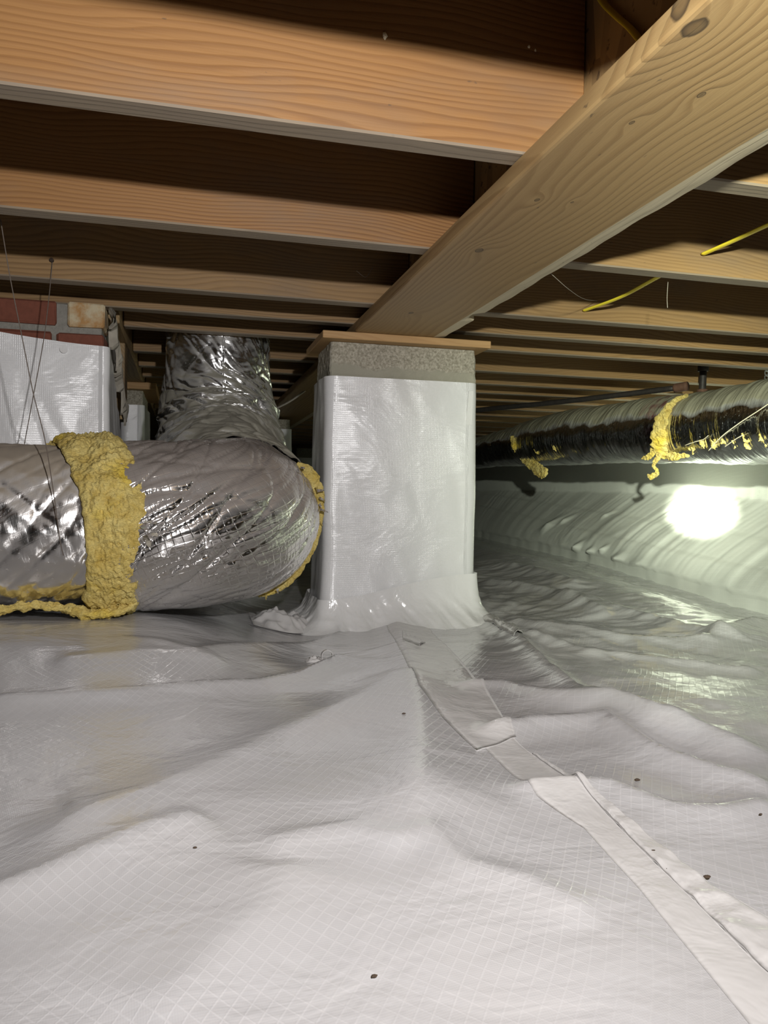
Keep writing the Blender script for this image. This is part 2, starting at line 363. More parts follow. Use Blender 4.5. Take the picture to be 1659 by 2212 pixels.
def insul():
    t = NT('yellow_glass_wool'); co = t.coord(); n = t.noise(co, 26, 5, 0.65, 0.5); f = t.noise(t.map(co, (1, 1, 3)), 190, 3, 0.7)
    c = t.mix(t.ramp(n, [(0.3, 0.0), (0.7, 1.0)]), (0.68, 0.49, 0.12), (0.95, 0.80, 0.32))
    hot = t.noise(co, 9, 3); c = t.mix(t.math('MULTIPLY', t.ramp(hot, [(0.55, 0.0), (0.7, 1.0)]), 0.7), c, (0.92, 0.66, 0.04))
    c = t.mix(t.ramp(f, [(0.3, 0.4), (0.6, 0.0)]), c, (0.20, 0.14, 0.04))
    return t.set(col=c, rough=1.0, nrm=t.bump(t.math('ADD', f, t.math('MULTIPLY', n, 1.5)), 0.8, 0.006), spec=0.1)
M_ins = insul()

# ------------------------------------------------------------------ main measures (from the pier: 16 in wide)
ZJ = ZC + 0.426          # underside of joists
JH, JT = 0.235, 0.038
ZTOP = ZJ + JH
ZB = ZC + 0.4014         # underside of flat beam
BX0, BX1 = 0.403, 0.641
GX0, GX1 = 0.487, 0.560
WX = 2.20                # right wall plane
# right hand ridge where floor liner meets the wall liner : Y -> (X, z)
RY = np.array([-3.0, 0.5, 1.4, 2.01, 3.27, 5.0, 9.2]); RXv = np.array([1.62, 1.65, 1.70, 1.75, 1.85, 2.0, 2.1]); RZv = ZC + np.array([-.40, -.40, -.39, -.368, -.314, -.292, -.28])

# ------------------------------------------------------------------ floor
def seg_field(X, Y, pts, w0, h, wfar=None, skew=1.0):
    """raised fold along a polyline, wider on the far side by skew"""
    P = np.array(pts); best = np.full(X.shape, 1e9); sg = np.zeros(X.shape); tt = np.zeros(X.shape)
    tot = np.linalg.norm(np.diff(P, axis=0), axis=1); L = tot.sum(); acc = 0
    for i in range(len(P)-1):
        a, b = P[i], P[i+1]; d = b-a; l2 = (d**2).sum()
        t = np.clip(((X-a[0])*d[0]+(Y-a[1])*d[1])/l2, 0, 1)
        dx, dy = X-(a[0]+t*d[0]), Y-(a[1]+t*d[1]); r = np.hypot(dx, dy)
        m = r < best; best[m] = r[m]; sg[m] = np.sign(d[0]*dy-d[1]*dx)[m]; tt[m] = ((acc+t*tot[i])/L)[m]; acc += tot[i]
    w = np.where(sg > 0, w0*skew, w0); env = sstep(0, 0.12, tt)*sstep(0, 0.12, 1-tt)
    return h*env*np.exp(-(best/w)**1.3)
def base_z(X, Y):
    z = 0.085*sstep(0.30, -0.15, X)*sstep(0.9, 1.55, Y)*sstep(9, 6, Y)
    z = z + 0.022*fbm(X*0.9+3, Y*0.9, 0.3, 2) + 0.010*noise(X*3+9, Y*3.6, 1.2)
    rx = np.interp(Y, RY, RXv); rz = np.interp(Y, RY, RZv)
    k = sstep(rx-0.9, rx-0.05, X); z = z*(1-k) + rz*k
    return z + 0.045*np.exp(-((X-(rx-0.40))/0.19)**2)*sstep(0.8, 1.6, Y)
def onF(px, py, f=base_z):
    q = onZ(px, py, 0.0)
    for _ in range(12): q = onZ(px, py, 0.5*q.z + 0.5*float(f(np.array([q.x]), np.array([q.y]))[0]))
    return q
def gp(pts): return [tuple(onF(a, b)[:2]) for a, b in pts]
FOLDS = [  # image polyline, half width, height, skew
    (gp([(-150,1540),(0,1525),(300,1507),(560,1490),(650,1470),(760,1420)]), .05, .017, .5),
    (gp([(0,1800),(150,1790),(330,1730),(560,1625),(760,1540),(900,1470)]), .075, .016, .9),
    (gp([(-100,1980),(100,1905),(300,1820),(460,1770)]), .04, .012, .8),
    (gp([(560,1830),(650,1808),(760,1795),(900,1830)]), .03, .006, .6),
    (gp([(852,1345),(885,1470),(905,1600),(900,1720),(880,1850)]), .085, .022, .9),
    (gp([(1035,1340),(1110,1390),(1180,1455),(1260,1520),(1420,1580),(1659,1620)]), .035, .020, .8),
    (gp([(1050,1345),(1180,1370),(1330,1395),(1520,1400),(1700,1370)]), .05, .020, .6),
    (gp([(1100,1380),(1270,1425),(1450,1450),(1700,1480)]), .035, .016, .7),
    (gp([(960,1500),(1080,1490),(1200,1520),(1330,1545),(1500,1600),(1700,1650)]), .04, .015, .7),
    (gp([(1010,1600),(1150,1575),(1300,1568),(1420,1640),(1560,1690),(1720,1720)]), .035, .017, .7),
    (gp([(1080,1720),(1300,1700),(1450,1760),(1560,1765),(1700,1740)]), .035, .012, .7),
    (gp([(900,1780),(1000,1870),(1150,1910),(1300,1990)]), .03, .006, .7),
    (gp([(640,1860),(560,1980),(430,2110),(300,2250)]), .06, .008, 1.0),
    (gp([(250,1370),(420,1420),(640,1400),(760,1360)]), .05, .012, .7),
    (gp([(100,1440),(300,1420),(500,1440)]), .06, .010, .7),
    (gp([(1200,1290),(1350,1330),(1500,1370),(1660,1410)]), .05, .014, .7),
    (gp([(1040,1260),(1200,1290),(1330,1350)]), .06, .018, .7),
    (gp([(1035,1225),(1150,1240),(1260,1280)]), .10, .022, .7),
]
def floor_z(X, Y):
    X = np.asarray(X, float); Y = np.asarray(Y, float)
    z = base_z(X, Y); rx = np.interp(Y, RY, RXv)
    for pts, w0, h, sk in FOLDS: z = z + seg_field(X, Y, pts, w0*0.8, h*1.05, skew=sk)
    # tension wrinkles fanning out of the pier foot on the right
    th = np.arctan2(Y-1.9, X-0.74); rr = np.hypot(X-0.74, Y-1.9)
    fan = sstep(0.55, 0.8, X)*np.exp(-(rr/1.3)**2)*sstep(0.02, 0.3, rr)
    z = z + fan*0.006*ridged(th*4.2+3, rr*1.3, 2.2, 3)
    z = z + 0.0050*ridged(X*4.5+Y*2.0, Y*6.0-X*1.5, 4.0, 3)*sstep(0.35, 0.8, X)*sstep(0.6, 1.0, Y)*sstep(4.5, 3.0, Y) + 0.0012*ridged(X*7+Y*3, Y*5-X*2, 4.0, 2)*sstep(0.2, 1.2, X+0.2*Y)
    st = np.exp(-((X-(rx-0.16))/0.12)**2); z = z + st*0.0035*ridged(Y*9-X*9, X*3, 1.0, 2)
    return z
xs = np.unique(np.r_[np.linspace(-4.2, -1.2, 40), np.arange(-1.2, 2.3, 0.0085)])
ys = np.unique(np.r_[np.linspace(-3.0, 0.2, 40), np.arange(0.2, 3.2, 0.009), np.linspace(3.2, 9.2, 260)])
Xg, Yg = np.meshgrid(xs, ys, indexing='ij')
rxg = np.interp(Yg, RY, RXv); Xg = np.minimum(Xg, rxg + 0.0*Xg)     # liner stops at the ridge
Zg = floor_z(Xg, Yg)
fV = np.stack([Xg, Yg, Zg], -1).reshape(-1, 3)
keep = gridf(len(xs), len(ys)); xx = Xg.ravel()
kk = (xx[keep].max(1)-xx[keep].min(1)) > 1e-6; keep = keep[kk]
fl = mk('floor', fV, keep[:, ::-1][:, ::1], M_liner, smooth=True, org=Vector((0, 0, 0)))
tag(fl, kind='structure')
def fz(x, y): return float(floor_z(np.array([x]), np.array([y]))[0])

# ------------------------------------------------------------------ right wall liner
Yw = np.unique(np.r_[np.linspace(-3, 1.2, 60), np.arange(1.2, 5.2, 0.009), np.linspace(5.2, 9.2, 120)])
Tw = np.linspace(0, 1, 110)
YY, TT = np.meshgrid(Yw, Tw, indexing='ij')
rx = np.interp(YY, RY, RXv); rz = np.interp(YY, RY, RZv)
lip = 0.034 + 0.008*noise(YY*6, 0*YY)
z0 = rz + floor_z(rx, YY)*0 ; z0 = floor_z(rx, YY) + lip
za = (ZJ-0.01); zf0 = floor_z(rx, YY)
hgt = np.clip(TT, 0, 1)
zz = z0 + (za - z0)*(TT**1.15)
fr = sstep(0, 1, np.clip((zz - z0)/0.27, 0, 1))
u_ = np.clip((zz-z0)/0.30, 0, 1)
fr = 0.75*u_**1.7 + 0.25*sstep(0, 1, u_)
xw = rx + (WX - rx)*fr
# liner crumples low down, soft sag lines above
cr = np.exp(-((YY-3.25)/0.75)**2)*np.exp(-((zz-z0-0.12)/0.12)**2)
fac = ridged(YY*5.5+zz*4, zz*6.5-YY*2.5, 7.0, 2)
dis = 0.005*cr*np.clip(fac-0.5, 0, 2) + 0.004*fbm(YY*1.6, zz*4, 2.0, 2) + 0.0016*ridged(YY*16, zz*3.0, 1.0, 1)*sstep(ZC+.12, ZC-.03, zz)*sstep(ZC-.16, ZC-.03, zz)
seam = (zz - (ZC-0.055-0.05*(3.9-YY)))            # overlap seam falling towards the viewer
dis = dis + 0.007*sstep(-0.004, 0.004, -seam) + 0.005*sstep(-0.003, 0.003, -(seam+0.085))
pk = np.zeros_like(YY)
for (px, py, am, sx) in [(1240,1130,.030,.05),(1262,1122,.022,.03),(1345,1180,.030,.035),(1378,1195,.034,.03),(1452,1210,.032,.04),(1412,1185,.024,.02),(1337,1110,.016,.02),(1500,1230,.026,.05),(1530,1262,.03,.06),(1370,1225,.025,.05)]:
    q = onX(px, py, WX-0.10); dd = ((YY-q.y)+1.2*(zz-q.z)); ee = (zz-q.z)-0.3*(YY-q.y)
    pk += am*1.1*np.clip(1-np.abs(dd)/(sx*1.5), 0, 1)*np.clip(1-np.abs(ee)/(sx*1.6), 0, 1)
dis = dis + pk
ed = sstep(0.0, 0.06, TT)
xw = xw - dis*ed
lipw = 0.006*noise(YY*9, 0*YY+4)*(1-ed); xw = xw + lipw
zz[:, 0] = zf0[:, 0]-0.012; xw[:, 0] = rx[:, 0]-0.003
wV = np.stack([xw, YY, zz], -1).reshape(-1, 3); wuv = np.stack([YY, zz], -1).reshape(-1, 2)
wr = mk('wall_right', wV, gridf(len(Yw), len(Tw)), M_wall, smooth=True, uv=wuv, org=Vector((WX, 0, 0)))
tag(wr, kind='structure')
# masonry behind the liner and remaining walls
def struct_box(name, b, mat):
    V, F = box(*b, b=0.003); return tag(mk(name, V, F, mat), kind='structure')
struct_box('wall_back', (-4.2, 2.5, 9.2, 9.4, -0.1, ZTOP), M_conc)
struct_box('wall_left', (-4.4, -4.2, -3.2, 9.4, -0.1, ZTOP), M_conc)
struct_box('wall_front', (-4.2, 2.5, -3.2, -3.0, -0.1, ZTOP), M_conc)
struct_box('trim_1', (WX+0.03, WX+0.23, -3.0, 9.2, -0.1, ZJ-0.002), M_conc)
cl = struct_box('ceiling', (-4.3, 2.5, -3.1, 9.3, ZTOP+0.001, ZTOP+0.02), M_sub)

# ------------------------------------------------------------------ joists
def joist(x0, x1, yfar, label, group=None, mat=None, end=None, holes=None):
    V, F = box(x0, x1, yfar-JT, yfar, ZJ, ZTOP, b=0.0025)
    mi = []
    Va = np.array(V)
    for f in F: mi.append(1 if Va[f][:, 2].max() < ZJ+0.004 else 0)
    # split the long faces so the board can bow a touch
    o = mk('floor_joist', V, F, [mat or M_joist, M_joist_edge], mi=mi)
    tag(o, label, 'joist', group); return o
near = [0.93, 1.315, 1.72, 1.93, 2.14, 2.50, 2.78, 3.02, 3.25]
lab_l = ['nearest bright orange pine joist left of the flat beam, with grey bottom edge',
 'second pine joist left of the flat beam, tan band with a stained speck cluster',
 'third joist left of the flat beam, dirty tan with grey smudges and a nail',
 'fourth joist left of the beam, thin dim board just above the bricks',
 'fifth joist left of the beam, crossing just above the foil riser duct',
 'sixth joist left of the beam, first one seen behind the riser duct',
 'seventh joist left of the beam, second thin stripe behind the riser duct',
 'eighth joist left of the beam, third thin stripe behind the riser duct',
 'ninth joist left of the beam, fourth thin stripe behind the riser duct']
lab_r = ['nearest joist right of the flat beam, short pale corner at the picture edge',
 'second joist right of the flat beam, pierced by the upper yellow cable',
 'third joist right of the flat beam, knotty board where the lower yellow cable enters',
 'fourth joist right of the flat beam, narrow board behind the knotty one',
 'fifth joist right of the beam, level with the thin wooden plate on the pier',
 'sixth joist right of the beam, broad tan stripe beside the concrete block',
 'seventh joist right of the beam, stripe below the broad tan one',
 'eighth joist right of the beam, thin stripe above the black pipe',
 'ninth joist right of the beam, thin stripe crossed by the black pipe']
for i, y in enumerate(near):
    m = M_joist if i < 2 else M_joist_far
    joist(-4.15 if i < 4 else -0.158, GX0-0.001, y, lab_l[i], 'floor joists left of the girder', m)
    joist(GX1+0.001, 2.40, y, lab_r[i], 'floor joists right of the girder', M_joist_far)
k = 0; y = 3.25
while y < 8.8:
    y += 0.305
    joist(-0.158, GX0-0.001, y, 'dim joist stripe in the far dark rows left of the girder', 'far joists left of the girder', M_joist_far)
    joist(GX1+0.001, 2.40, y, 'dim joist stripe in the far dark rows right of the girder', 'far joists right of the girder', M_joist_far)
for y in (0.52, 0.13, -0.28):
    joist(-4.15, GX0-0.001, y, 'joist overhead in front of the nearest bright one, left of the girder', 'joists overhead left', M_joist)
    joist(GX1+0.001, 2.40, y, 'joist overhead in front of the nearest one, right of the girder', 'joists overhead right', M_joist)

# girder (two planks on edge) over the flat beam
g = empty('girder', (GX0, 3.0, ZJ), 'double plank girder standing on edge above the flat beam, joists butting into it', 'girder')
for a, b, m in ((GX0, (GX0+GX1)/2-0.0005, M_osb), ((GX0+GX1)/2+0.0005, GX1, M_girder)):
    V, F = box(a, b, -2.9, 9.1, ZJ+0.0005, ZTOP, b=0.001); mk('plank', V, F, m, g)
# second girder over the row of piers on the left
g2 = empty('girder', (-0.25, 5.5, ZC+.413), 'dark girder over the left row of piers, beginning behind the bricks', 'girder')
for a, b in ((-0.30, -0.2315), (-0.2305, -0.160)):
    V, F = box(a, b, 2.005, 9.1, ZC+0.413, ZTOP-0.001, b=0.002); mk('plank', V, F, M_girder, g2)

# flat beam under the joists (2x10 laid flat) with rounded, pale right edge
kn = []
zb = ZB
def bxy(px, py): q = onZ(px, py, ZB); return (q.y - 3.0, q.x - 0.522)
for (px, py, rad, amp) in [(1500, 60, .030, -.055), (1515, 205, .010, .02), (1035, 541, .019, .03), (888, 676, .016, .025), (1365, 265, .008, .012), (1160, 432, .010, -.02), (1236, 437, .007, .012)]:
    a, c = bxy(px, py); kn.append((a, c - 0.8*0.012, rad, amp))
M_beam = wood('beam_wood', (0.36, 0.235, 0.108), (0.205, 0.115, 0.045), 'Y', 62, 0.75, knots=kn, stain=0.18)
M_beam_edge = wood('beam_pale_edge', (0.62, 0.53, 0.38), (0.50, 0.41, 0.27), 'Y', 90, 0.4, grey=0.0, stain=0.2)
prof = [(BX0, ZJ-0.001), (BX0, ZB+0.004), (BX0+0.0015, ZB+0.001), (BX0+0.005, ZB), (0.606, ZB), (0.622, ZB+0.0015), (BX1-0.002, ZB+0.004), (BX1, ZB+0.007), (BX1, ZJ-0.001)]
ysb = np.r_[-2.9, np.arange(-0.2, 2.6, 0.02), 9.1]
V = []; F = []; mi = []
n_s = onZ(1000, 690, ZB)
for i, yy in enumerate(ysb):
    for j, (x, z) in enumerate(prof):
        if j in (5, 6, 7):        # waney edge, with the chipped notch near the pier
            x = x - (0.020 if n_s.y-0.055 < yy < n_s.y+0.02 else 0) + 0.0015*math.sin(yy*23)+0.001*math.sin(yy*61)
        V.append((x, yy, z))
n = len(prof)
for i in range(len(ysb)-1):
    for j in range(n):
        j2 = (j+1) % n; F.append([i*n+j, i*n+j2, (i+1)*n+j2, (i+1)*n+j]); mi.append(1 if j in (4, 5, 6, 7) else 0)
F.append(list(range(n))[::-1]); mi.append(0); F.append([(len(ysb)-1)*n+q for q in range(n)]); mi.append(0)
bm_o = mk('flat_beam', V, F, [M_beam, M_beam_edge], mi=mi, org=Vector((0.522, 3.0, ZB+0.012)))
tag(bm_o, 'wide pale pine beam laid flat, running from upper right down onto the wrapped pier', 'beam')

# ------------------------------------------------------------------ liner wrapped piers
def rect_loop(x0, x1, y0, y1, r, n=8, step=0.008):
    """rounded rectangle going counter-clockwise, with arc length"""
    P = []
    for (cx, cy, a0) in ((x1-r, y0+r, -90), (x1-r, y1-r, 0), (x0+r, y1-r, 90), (x0+r, y0+r, 180)):
        for k in range(n+1):
            a = math.radians(a0+90*k/n); P.append((cx+r*math.cos(a), cy+r*math.sin(a)))
    P.append(P[0]); P = np.array(P); d = np.r_[0, np.cumsum(np.linalg.norm(np.diff(P, axis=0), axis=1))]
    m = int(d[-1]/step); s = np.linspace(0, d[-1], m, endpoint=False)
    return np.interp(s, d, P[:, 0]), np.interp(s, d, P[:, 1]), s, d[-1]
def wrap(name, x0, x1, y0, y1, z0, z1, mat, parent, r=0.014, flare=0.0, fh=0.08, amp=0.004, nz=80, top=None, seed=0., step=0.008, tilt=0.0, crush=0.0, ground=False):
    X, Y, s, L = rect_loop(x0, x1, y0, y1, r, step=step); m = len(X)
    t = np.linspace(0, 1, nz); T, Sg = np.meshgrid(t, s, indexing='ij')
    cx, cy = (x0+x1)/2, (y0+y1)/2
    NX = np.gradient(np.r_[Y[-1], Y, Y[0]])[1:-1]; NY = -np.gradient(np.r_[X[-1], X, X[0]])[1:-1]
    q = np.hypot(NX, NY); NX /= q; NY /= q
    zt = z1 if top is None else top(X, Y)
    Z = z0 + (zt - z0)*T
    Xn, Yn = np.repeat(X[None], nz, 0), np.repeat(Y[None], nz, 0)
    d = amp*fbm(Xn*5+seed, Z*2.2+Yn*5, seed, 3) + amp*0.5*ridged(Xn*7+Z*3+seed, Z*1.3+Yn*7, seed+2, 2)
    d = np.abs(d)*0.9
    fl_ = flare*np.exp(-(Z-z0)/fh)*(1+0.5*noise(Xn*9+seed, Yn*9, 3.3)) + crush*np.exp(-(Z-z0)/(fh*0.9))*np.clip(ridged(Xn*18+Z*12, Yn*18+Z*9, seed, 3), -0.3, 2)
    d = d + fl_
    Xf, Yf = Xn+NX*d, Yn+NY*d
    if ground: Z = Z + (floor_z(Xf, Yf) - 0.001 - z0)*np.exp(-(Z-z0)/0.03)
    V = np.stack([Xf, Yf, Z], -1).reshape(-1, 3)
    uv = np.stack([Sg, Z], -1).reshape(-1, 2)
    return mk(name, V, gridf(nz, m, True), mat, parent, True, uv=uv)
PX0, PX1, PY0, PY1 = 0.342, 0.738, 1.90, 2.10
zw = ZC + 0.295
p1 = empty('wrapped_pier', (0.54, 2.0, 0), 'white liner wrapped block pier in the middle, carrying the flat beam', 'pier')
# concrete block above the wrap (rough faces)
def rough_block(name, x0, x1, y0, y1, z0, z1, mat, parent, amp=0.0022, step=0.006, r=0.006):
    X, Y, s, L = rect_loop(x0, x1, y0, y1, r, 3, step); nz = int((z1-z0)/step)+2
    cx, cy = (x0+x1)/2, (y0+y1)/2
    T, Sg = np.meshgrid(np.linspace(0, 1, nz), s, indexing='ij'); Xn, Yn = np.repeat(X[None], nz, 0), np.repeat(Y[None], nz, 0); Z = z0+(z1-z0)*T
    d = amp*fbm(Xn*60, Yn*60, Z*60, 3) - 0.004*sstep(0.9, 1.0, T)*0.6
    q = np.hypot(Xn-cx, Yn-cy); Xn = Xn+(Xn-cx)/q*d; Yn = Yn+(Yn-cy)/q*d
    V = np.stack([Xn, Yn, Z], -1).reshape(-1, 3).tolist(); m = len(X)
    F = gridf(nz, m, True).tolist(); F.append(list(range((nz-1)*m, nz*m))); F.append(list(range(m))[::-1])
    return mk(name, V, F, mat, parent, False)
blk = rough_block('concrete_block', PX0+0.006, PX1-0.002, PY0+0.003, PY1, ZC+0.13, ZC+0.3815, M_conc, p1)
rough_block('concrete_block', PX0+0.006, PX1-0.004, PY0+0.004, PY1, 0.02, ZC+0.129, M_conc, p1, step=0.02)
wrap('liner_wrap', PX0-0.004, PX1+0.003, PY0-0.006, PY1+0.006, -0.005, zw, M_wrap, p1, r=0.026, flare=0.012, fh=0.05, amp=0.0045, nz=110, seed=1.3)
# tape skirt at the foot
def tape_top(X, Y):
    u = np.clip((X-PX0)/(PX1-PX0), 0, 1); return 0.058 + 0.062*sstep(0.1, 0.9, u) + 0.006*np.sin(u*6)
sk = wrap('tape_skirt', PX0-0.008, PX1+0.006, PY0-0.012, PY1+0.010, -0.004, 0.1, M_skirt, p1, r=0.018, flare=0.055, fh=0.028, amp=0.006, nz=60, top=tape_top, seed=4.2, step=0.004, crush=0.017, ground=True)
sk['label'] = 'smooth white tape wrinkled around the foot'
# small vertical tape flap on the right edge of the wrap
a = onY(1013, 845, PY0-0.010); b = onY(1022, 845, PY0-0.010); c = onY(1019, 918, PY0-0.010); d = onY(1006, 918, PY0-0.010)
V = [a, b, c, d]; V += [v+Vector((0, 0.003, 0)) for v in V]
mk('tape_flap', V, [[0,1,2,3],[7,6,5,4],[0,4,5,1],[1,5,6,2],[2,6,7,3],[3,7,4,0]], M_skirt, p1)
# wooden bearing plate
V, F = box(0.322, 0.762, 1.865, 2.13, ZC+0.3825, ZB-0.0006, b=0.0015)
pl = mk('bearing_plate', V, F, M_plate); tag(pl, 'thin orange brown wooden board between the concrete block and the flat beam', 'board')

# brick pier on the left
bx1, by0, by1 = -0.178, 1.86, 2.26
p2 = empty('brick_pier', (-0.38, 2.06, 0.09), 'brick pier at the left edge, wrapped in glossy white liner below its top bricks', 'pier')
zt2 = ZC + 0.352
def top2(X, Y):
    z = zt2 + 0.006*noise(X*4, Y*4) - 0.026*sstep(-0.50, -0.17, X)
    side = sstep(by0+0.015, by1, Y)*sstep(bx1-0.10, bx1-0.01, X); return z - 0.20*side + 0.02*side*noise(X*20, Y*20)
wrap('liner_wrap', -0.66, bx1+0.006, by0-0.006, by1+0.03, 0.05, zt2, M_wrap, p2, r=0.012, amp=0.007, nz=90, top=top2, seed=7.7, flare=0.03, fh=0.12)
# core of mortar with the bricks proud of it
V, F = box(-0.645, bx1-0.010, by0+0.010, by1-0.302, 0.06, ZC+0.421, b=0.002); mk('mortar', V, F, M_mortar, p2)
V, F = box(-0.645, bx1-0.010, by1-0.298, by1, 0.06, ZC+0.412, b=0.002); mk('mortar', V, F, M_mortar, p2)
def brick(x0, x1, y0, y1, z0, z1, mat):
    V, F = box(x0, x1, y0, y1, z0, z1, b=0.004); V = [(x+random.uniform(-.0015, .0015), y+random.uniform(-.0015, .0015), z+random.uniform(-.0015, .0015)) for x, y, z in V]
    return mk('brick', V, F, mat, p2)
zc0, zc1 = ZC+0.371, ZC+0.4235
xa = onY(122, 690, by0).x; xb = onY(146, 690, by0).x
brick(xa-0.205, xa, by0, by0+0.095, zc0, zc1, M_brick)
brick(xa-0.42, xa-0.217, by0, by0+0.095, zc0, zc1, M_brick)
tb = brick(xb, bx1-0.002, by0-0.003, by0+0.088, zc0-0.002, zc1, M_tan); tb['label'] = 'pale tan brick stained orange'
x = bx1-0.004
for k, ln_ in enumerate((0.10, 0.20, 0.14)):
    brick(x-ln_, x, by0+0.002, by0+0.095, zc0-0.072, zc0-0.016, M_brick); x -= ln_+0.011
# ragged crust of mortar and torn liner hanging on the pier's right side
crs = []
ss = np.linspace(0, 1, 46); 
V = []; F = []
for i, s_ in enumerate(ss):
    y_ = by0+0.01+s_*0.38; zt_ = ZC+0.418-0.19*s_+0.012*float(noise(s_*14, 0.3)); wd = 0.03+0.04*abs(float(noise(s_*7, 5.5)))+0.012*float(noise(s_*22, 2.5))
    for j in range(5):
        u = j/4; V.append((bx1+0.012+0.010*math.sin(u*3.1)+0.009*float(noise(s_*7, u*2.5, 3)), y_, zt_-u*wd)) 
    for j in range(5):
        u = j/4; V.append((bx1+0.006+0.010*math.sin(u*3.1)+0.009*float(noise(s_*7, u*2.5, 3)), y_, zt_-u*wd))
for i in range(len(ss)-1):
    a0 = i*10; b0 = a0+10
    for j in range(4):
        F.append([a0+j, a0+j+1, b0+j+1, b0+j]); F.append([a0+5+j, b0+5+j, b0+6+j, a0+6+j])
    F.append([a0, b0, b0+5, a0+5]); F.append([a0+4, a0+9, b0+9, b0+4])
crust = mk('mortar_crust', V, F, M_paper, p2); crust['label'] = 'ragged grey mortar crust'
# round nail head and its washer on the liner
q = onY(138, 755, by0-0.010)
def disc(name, c, r, th, mat, parent, ax='Y', n=20):
    V = []; 
    for d_ in (0, -th):
        for k_ in range(n):
            a = 2*math.pi*k_/n
            V.append((c[0]+r*math.cos(a), c[1]+d_, c[2]+r*math.sin(a)))
    F = [[k_, (k_+1) % n, n+(k_+1) % n, n+k_] for k_ in range(n)] + [list(range(n)), list(range(n, 2*n))[::-1]]
    return mk(name, V, F, mat, parent)
disc('fastener_cap', q, 0.0085, 0.004, M_skirt, p2)
# grey wood post behind the bricks
V, F = box(bx1-0.035, bx1+0.012, 2.262, 2.36, ZC+0.20, ZC+0.4125, b=0.002)
tag(mk('wood_block', V, F, M_girder), 'dim wood block under the left girder just behind the brick pier', 'block')

# further piers
def small_pier(x0, x1, y0, y1, ztop, zwr, label, seed, zf):
    p = empty('wrapped_pier', ((x0+x1)/2, (y0+y1)/2, zf), label, 'pier')
    rough_block('concrete_block', x0, x1, y0, y1, zf, ztop, M_conc, p, step=0.012)
    wrap('liner_wrap', x0-0.006, x1+0.006, y0-0.006, y1+0.006, zf-0.03, zwr, M_wrap, p, r=0.012, amp=0.006, nz=50, seed=seed, step=0.014, flare=0.02, fh=0.1)
    return p
a = onY(277, 850, 3.09); b = onY(309, 850, 3.09)
small_pier(a.x-0.02, b.x, 3.09, 3.49, ZC+0.385, ZC+0.33, 'small wrapped pier far back between the brick pier and the riser duct', 3.0, 0.06)
V, F = box(a.x-0.10, b.x+0.05, 3.05, 3.52, ZC+0.386, ZC+0.412, b=0.002)
o_ = mk('bearing_plate', V, F, M_plate); tag(o_, 'small wooden board on the far left pier, beside the riser duct', 'board')
a = onY(577, 905, 4.02); b = onY(627, 905, 4.02)
small_pier(a.x-0.05, b.x, 4.02, 4.42, ZC+0.385, ZC+0.335, 'wrapped pier in shade between the riser duct and the middle pier', 9.0, 0.0)
a = onY(640, 980, 6.4); b = onY(700, 980, 6.4)
small_pier(a.x, b.x, 6.4, 6.7, ZC+0.38, ZC+0.30, 'farthest wrapped pier, faint sliver beside the middle pier', 12.0, 0.0)

# ------------------------------------------------------------------ left air duct
d1 = empty('air_duct', (-0.1, 1.66, 0.09), 'big silver foil air duct lying on the floor at left, turning up into a riser', 'duct')
zd = ZC-0.070
def crumple(amp, f=10, seed=0., fold=0.0, fv=(3, 3), crease=0.0):
    def fn(S_, A, R, C):
        c, s = np.cos(A)*R, np.sin(A)*R
        d = amp*0.6*ridged(S_*f+c*f*0.6+seed, c*f*1.2+s*2, s*f*1.2, 3) + amp*0.5*fbm(S_*4+seed, c*4, s*4, 2)
        if crease:
            for k_, (fa, fb, sk_) in enumerate(((9., 5., .9), (5., 3., 1.6), (14., 3.5, .5), (20., 5., 1.1), (7., 16., -.6))):
                n_ = noise((S_+sk_*A*R)*fa+seed+k_*9, A*R*fb*0.6+k_, seed*1.7+k_); d = d - crease*np.exp(-np.abs(n_)*24)/(1+.25*k_)
        if fold: d = d + fold*ridged(S_*fv[0]+c*fv[1]+seed, s*fv[1]*0.6, 1.0+seed, 2)
        return d
    return fn
secL = tube('foil_sleeve', [(-1.7,1.66,zd,.155),(-1.0,1.655,zd,.155),(-.45,1.65,zd-.002,.155),(-.30,1.65,zd,.154),(-.13,1.65,zd,.156)], 420, 200, M_foil_old, d1, crumple(.004, 12, 2.0, .004, (5, 6), crease=.004), caps=False)
secL['label'] = 'dusty dull foil sleeve'
pathR = [(-.165,1.65,zd-.002,.150),(-.12,1.65,zd,.168),(-.02,1.655,zd+.002,.172),(.06,1.685,zd+.008,.173),(.118,1.76,zd+.014,.173),(.137,1.86,zd+.03,.168)]
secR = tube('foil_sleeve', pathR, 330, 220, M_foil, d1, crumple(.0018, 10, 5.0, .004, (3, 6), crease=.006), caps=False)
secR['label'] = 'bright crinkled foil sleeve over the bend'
riser = tube('riser_sleeve', [(.125,1.80,zd+.02,.150),(.12,1.92,zd+.04,.150),(.105,2.06,zd+.10,.150),(.098,2.18,ZC+.09,.152),(.094,2.27,ZC+.19,.150),(.090,2.298,ZC+.29,.1475),(.090,2.30,ZC+.40,.147),(.090,2.30,ZTOP-0.003,.147)], 360, 200, M_foil_riser, d1,
     lambda S_, A, R, C: crumple(.004, 11, 1.0, crease=.007)(S_, A, R, C) * sstep(0.98, .70, S_)*1.0 + 0.014*sstep(0.75,0.5,S_) + crumple(.0012, 16, 3.0)(S_, A, R, C) + sstep(0.72, 0.5, S_)*0.013*ridged(S_*7+np.cos(A)*0.5, np.sin(A)*0.9, 2.0, 2), caps=False)
